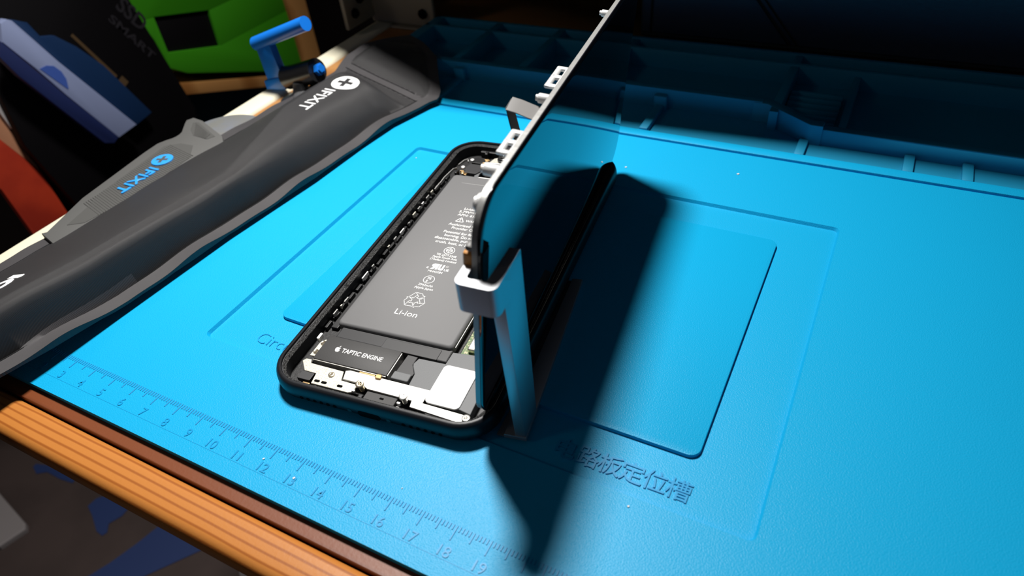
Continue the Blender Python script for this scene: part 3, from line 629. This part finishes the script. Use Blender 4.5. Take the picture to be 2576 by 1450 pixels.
# ------------------------------------------------------------------ things behind the bench
vp = thing('padded_case', 'dark vinyl padded case standing behind the mat at right', 'case', (220, 335, -2.2))
m = MB(); m.box(116, 470, 322, 350, -2.1, 66, 3, seg=3); m.build('case_body', 'leather', vp, smooth=40, off=(220, 335, -2.2))
m = MB(); m.tube([(123, 321.6, 0), (124, 321.6, 64)], .7, 6); m.tube([(203, 321.6, -1), (181, 321.6, 24), (150, 321.6, 60)], .8, 6); m.tube([(207, 321.6, -1), (185, 321.6, 24), (154, 321.6, 60)], .5, 6); m.tube([(118, 321.4, 1), (468, 321.4, 1)], 1.3, 6); m.build('piping', 'black', vp, off=(220, 335, -2.2))
br = thing('angle_bracket', 'dull metal angle bracket with dark bolts at the bench corner', 'bracket', (-40, 290, -2.2))
m = MB(); m.box(-62, -59, 272, 345, 3.5, 30, 1.0); m.box(-62, -12, 300, 303, -.5, 32, 1.0); m.box(-46, -12, 296, 303.6, -2.1, -.6, .5); m.build('bracket_plate', 'metal_dark', br, off=(-40, 290, -2.2))
for P_, ax in (((-58.8, 280, 12), (1, 0, 0)), ((-58.8, 287, 19), (1, 0, 0)), ((-20, 299.8, 8), (0, -1, 0)), ((-36, 299.8, 22), (0, -1, 0))):
    m = MB(); m.cyl(P_, 3.2, 1.6, 8, axis=ax, bev=.3); m.cyl(P_, 1.7, 3, 10, axis=ax); m.build('bolt', 'pure', br, off=(-40, 290, -2.2))
# ------------------------------------------------------------------ stack of things left of the bench (planes at their real distance, each with thickness)
def slab(name, material, pts, x0, th, parent, bev=1.2, off=(0, 0, 0)):       # outline in (y, z) at x = x0, thickness towards -x
    m = MB(); m.prism(pts, 0, th, bev, mtx=Matrix(((0, 0, 1, x0-th), (1, 0, 0, 0), (0, 1, 0, 0), (0, 0, 0, 1)))); return m.build(name, material, parent, smooth=35, off=off)
# wooden shelf unit carrying the green bin
su = thing('wooden_shelf_unit', 'pine shelf frame below and beside the green bin', 'shelf unit', (-360, 380, -740)); f0 = (-360, 380, -740)
slab('shelf_board', 'pine2', [(300, -88), (300, -77.5), (470, -139.5), (470, -150)], -302, 90, su, .8, f0)
slab('post', 'pine2', [(459, 40), (485, 40), (485, -740), (459, -740)], -301, 34, su, 1, f0)
slab('post', 'pine2', [(297, -84), (304, -84), (304, -740), (297, -740)], -303, 34, su, 1, f0)
slab('back_panel', 'teal', [(302, -90), (462, -147), (462, -400), (302, -400)], -330, 6, su, .5, f0)
gb = thing('green_bin', 'bright green plastic bin with a dark square opening', 'bin', (-345, 380, -100)); g0 = (-345, 380, -100)
p_out = [(296, 60), (457, 60), (457, -134), (312, -76), (300, -60), (297, -20)]
yo0, yo1, zo0, zo1 = 310, 364, -22, -66
def quadhole(pts): return pts
slab('bin_body', 'green', [(296, 60), (457, 60), (457, -36), (366, -36), (311, -22.6), (296, -21)], -303, 70, gb, .6, g0)
slab('bin_body', 'green', [(297, -20.9), (311, -22.6), (310.7, -53), (365, -68.3), (457, -68.4), (457, -131.5), (321, -76), (306, -65), (302.7, -39)], -303, 70, gb, .6, g0)
slab('bin_body', 'green', [(366.6, -35.9), (457, -35.9), (457, -68.4), (365, -68.3)], -303.2, 70, gb, .6, g0)
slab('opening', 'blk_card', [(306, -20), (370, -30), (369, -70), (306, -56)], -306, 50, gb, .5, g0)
# black box with faint print
bb = thing('black_box', 'big black cardboard box with faint grey print leaning left of the bench', 'box', (-312, 240, -120)); b0 = (-312, 240, -120)
slab('box_body', 'blk_card', [(170, 60), (270, 60), (283, 20), (304, -100), (296, -128), (176, -150), (160, -60)], -288, 16, bb, 1, b0)
YZ = lambda y, z_, a: Matrix.Translation((-287.9, y, z_)) @ Matrix(((0, 0, 1, 0), (1, 0, 0, 0), (0, 1, 0, 0), (0, 0, 0, 1))) @ Matrix.Rotation(math.radians(a), 4, 'Z')
m = MB(); m.text('SSD', h=12, z=0, th=.2, bold=.02, mtx=YZ(272, 0, -62)); m.text('SMART', h=6.2, w=46, z=0, th=.2, bold=.02, mtx=YZ(262, -6, -62)); m.build('faint_print', 'faint', bb, off=b0)
m = MB(); m.prism([(0, 0), (44, 0), (44, 2.4), (0, 2.4)], 0, .2, mtx=YZ(229, -6, -66)); m.prism([(47, -1), (54, -1), (54, 5), (47, 5)], 0, .2, mtx=YZ(229, -6, -66)); m.build('gold_print', 'goldprint', bb, off=b0)
# blue and white box resting against it
bx = thing('blue_box', 'blue box with a pale lilac side and blue dot leaning on the black box', 'box', (-262, 210, -50)); x0_ = (-262, 210, -50)
slab('box_body', 'bluedark', [(186, 18), (192, 20.2), (199.6, 15.5), (203.3, 4.2), (212.6, 1.6), (223.6, -10.6), (236.4, -30.5), (256.6, -78.8), (238, -82)], -277, 5, bx, .6, x0_)
slab('box_side', 'lilac', [(180, 22.8), (184.5, 23.9), (187.6, 21.8), (194.5, 6.3), (202.7, -12.5), (235.6, -78.3), (217.2, -80.3), (195.7, -34.2), (185.7, -10.4), (174.9, 12.1)], -270, 6, bx, .8, x0_)
slab('box_side', 'bluecard', [(173.3, 13.6), (193.7, -32.7), (216, -78.9), (210.7, -81.5), (203.8, -77.8), (182.6, -32.8), (172, -9.9), (167.3, 5.4)], -268, 5, bx, .8, x0_)
m = MB(); m.prism([(-5.2, 10.4), (0, 10.6), (4.6, 8.4), (7.6, 3), (8.2, -3), (6.6, -8.6), (5.8, -9.6)], 0, .25, mtx=Matrix.Translation((-269.9, 193.2, -22)) @ Matrix(((0, 0, 1, 0), (1, 0, 0, 0), (0, 1, 0, 0), (0, 0, 0, 1)))); m.build('blue_dot', 'bluedot', bx, off=x0_)
# red board book
rb = thing('red_board', 'red board with tan top and white edge at far left', 'board', (-290, 140, -100)); r0 = (-290, 140, -100)
slab('board_face', 'red', [(136, -14), (143.5, -34.9), (151, -51.5), (163.7, -85.9), (164.8, -125), (160, -165), (140, -165), (134.5, -123.6), (133.2, -83), (126.2, -62.9), (118, -40)][::-1], -296, 5, rb, .5, r0)
slab('board_top', 'cream', [(150, 10), (159.5, -10), (160.5, -37), (162.8, -60), (163.9, -85), (151.4, -52), (143.8, -35.2), (136, -14), (140, 5)], -297, 4, rb, .3, r0)
slab('board_edge', 'whiteedge', [(156, 8), (163.8, -9), (164.6, -27), (165.7, -36), (164.4, -80.5), (162.2, -60), (159.8, -36), (158.3, -18), (152, 0)], -294, 3, rb, .3, r0)
yc = MB(); yc.prism([(163, 0), (170.9, -5), (171.4, -15.5), (171.1, -22), (167.5, -23), (166, -12.5)], 0, 3, .3, mtx=Matrix(((0, 0, 1, -292), (1, 0, 0, 0), (0, 1, 0, 0), (0, 0, 0, 1)))); yc.build('yellow_corner', 'yellow', rb, off=r0)
db = thing('dark_case', 'dark grey plastic case between the red board and the blue box', 'case', (-330, 190, -160))
slab('case_body', 'rubber', [(128, 30), (180, 30), (230, -60), (262, -110), (250, -180), (168, -180), (150, -60)], -306, 30, db, 2, (-330, 190, -160))
# cardboard box under the bench, with blue tape
cb = thing('cardboard_box', 'dull brown cardboard box under the bench with blue tape', 'box', (-290, 0, -740)); c0_ = (-290, 0, -740)
m = MB(); m.box(-620, 60, -320, 268, -740, -402, 3); m.build('box_body', 'card', cb, off=c0_)
def tape(pts):
    m = MB(); m.prism(pts, -401.9, -401.2, .1); return m.build('tape_strip', 'tape', cb, off=c0_)
tape([(-426.2, 57.9), (-426.1, 61.5), (-411.9, 65.6), (-391.2, 66.2), (-369.8, 65.9), (-368.4, 62.3), (-386.1, 60.0), (-405.5, 59.9), (-414.6, 53.7)][::-1])
tape([(-330.1, 51.4), (-329.4, 60.9), (-323.8, 66.7), (-309.7, 68.4), (-290.2, 66.8), (-289.2, 58.3), (-294.2, 47.2), (-287.7, 40.3), (-289.2, 36.0), (-298.1, 36.8), (-316.5, 46.0)][::-1])
tape([(-246.7, 66.3), (-238.7, 72.4), (-223.6, 72.0), (-190, 66), (-229.7, 10.8), (-268, 0), (-258.9, 20.7), (-251.4, 44.9)][::-1])
gp = MB(); gp.prism([(-450, 26), (-423.6, 22), (-415.4, 20.5), (-366, 12), (-360, 8), (-366.6, -14.3), (-398, -30), (-450, -40)][::-1], -401.8, -396, 1.5); tag(gp.build('grey_tray', 'greyp'), 'light grey plastic tray on the cardboard box below the bench', 'tray')
gc = MB(); gc.lathe([(9, 0), (10, 4), (9, 12), (4, 14), (.1, 14)], c=(-128, 68, -402)); tag(gc.build('foam_disc', 'greyp', smooth=50), 'small round grey foam disc low under the bench front board', 'disc')
# stray specks on the mat and the bench
m = MB()
for x, y, r, z_ in ((118.4, -.8, .35, 0), (130.9, -2.2, .42, 0), (160.5, 7.5, .2, 0), (217, 27, .35, 0), (100, 196, .5, 0), (160, 180, .5, 0), (66, 158, .3, -1.2), (85, 140, .4, .1), (205, 190, .6, 0)):
    m.prism([(x-r, y-r*.4), (x+r*.2, y-r), (x+r, y+r*.3), (x-r*.1, y+r)], z_, z_+.25)
tag(m.build('dust', 'dust'), 'tiny white specks scattered over the blue mat', 'specks', kind='stuff')
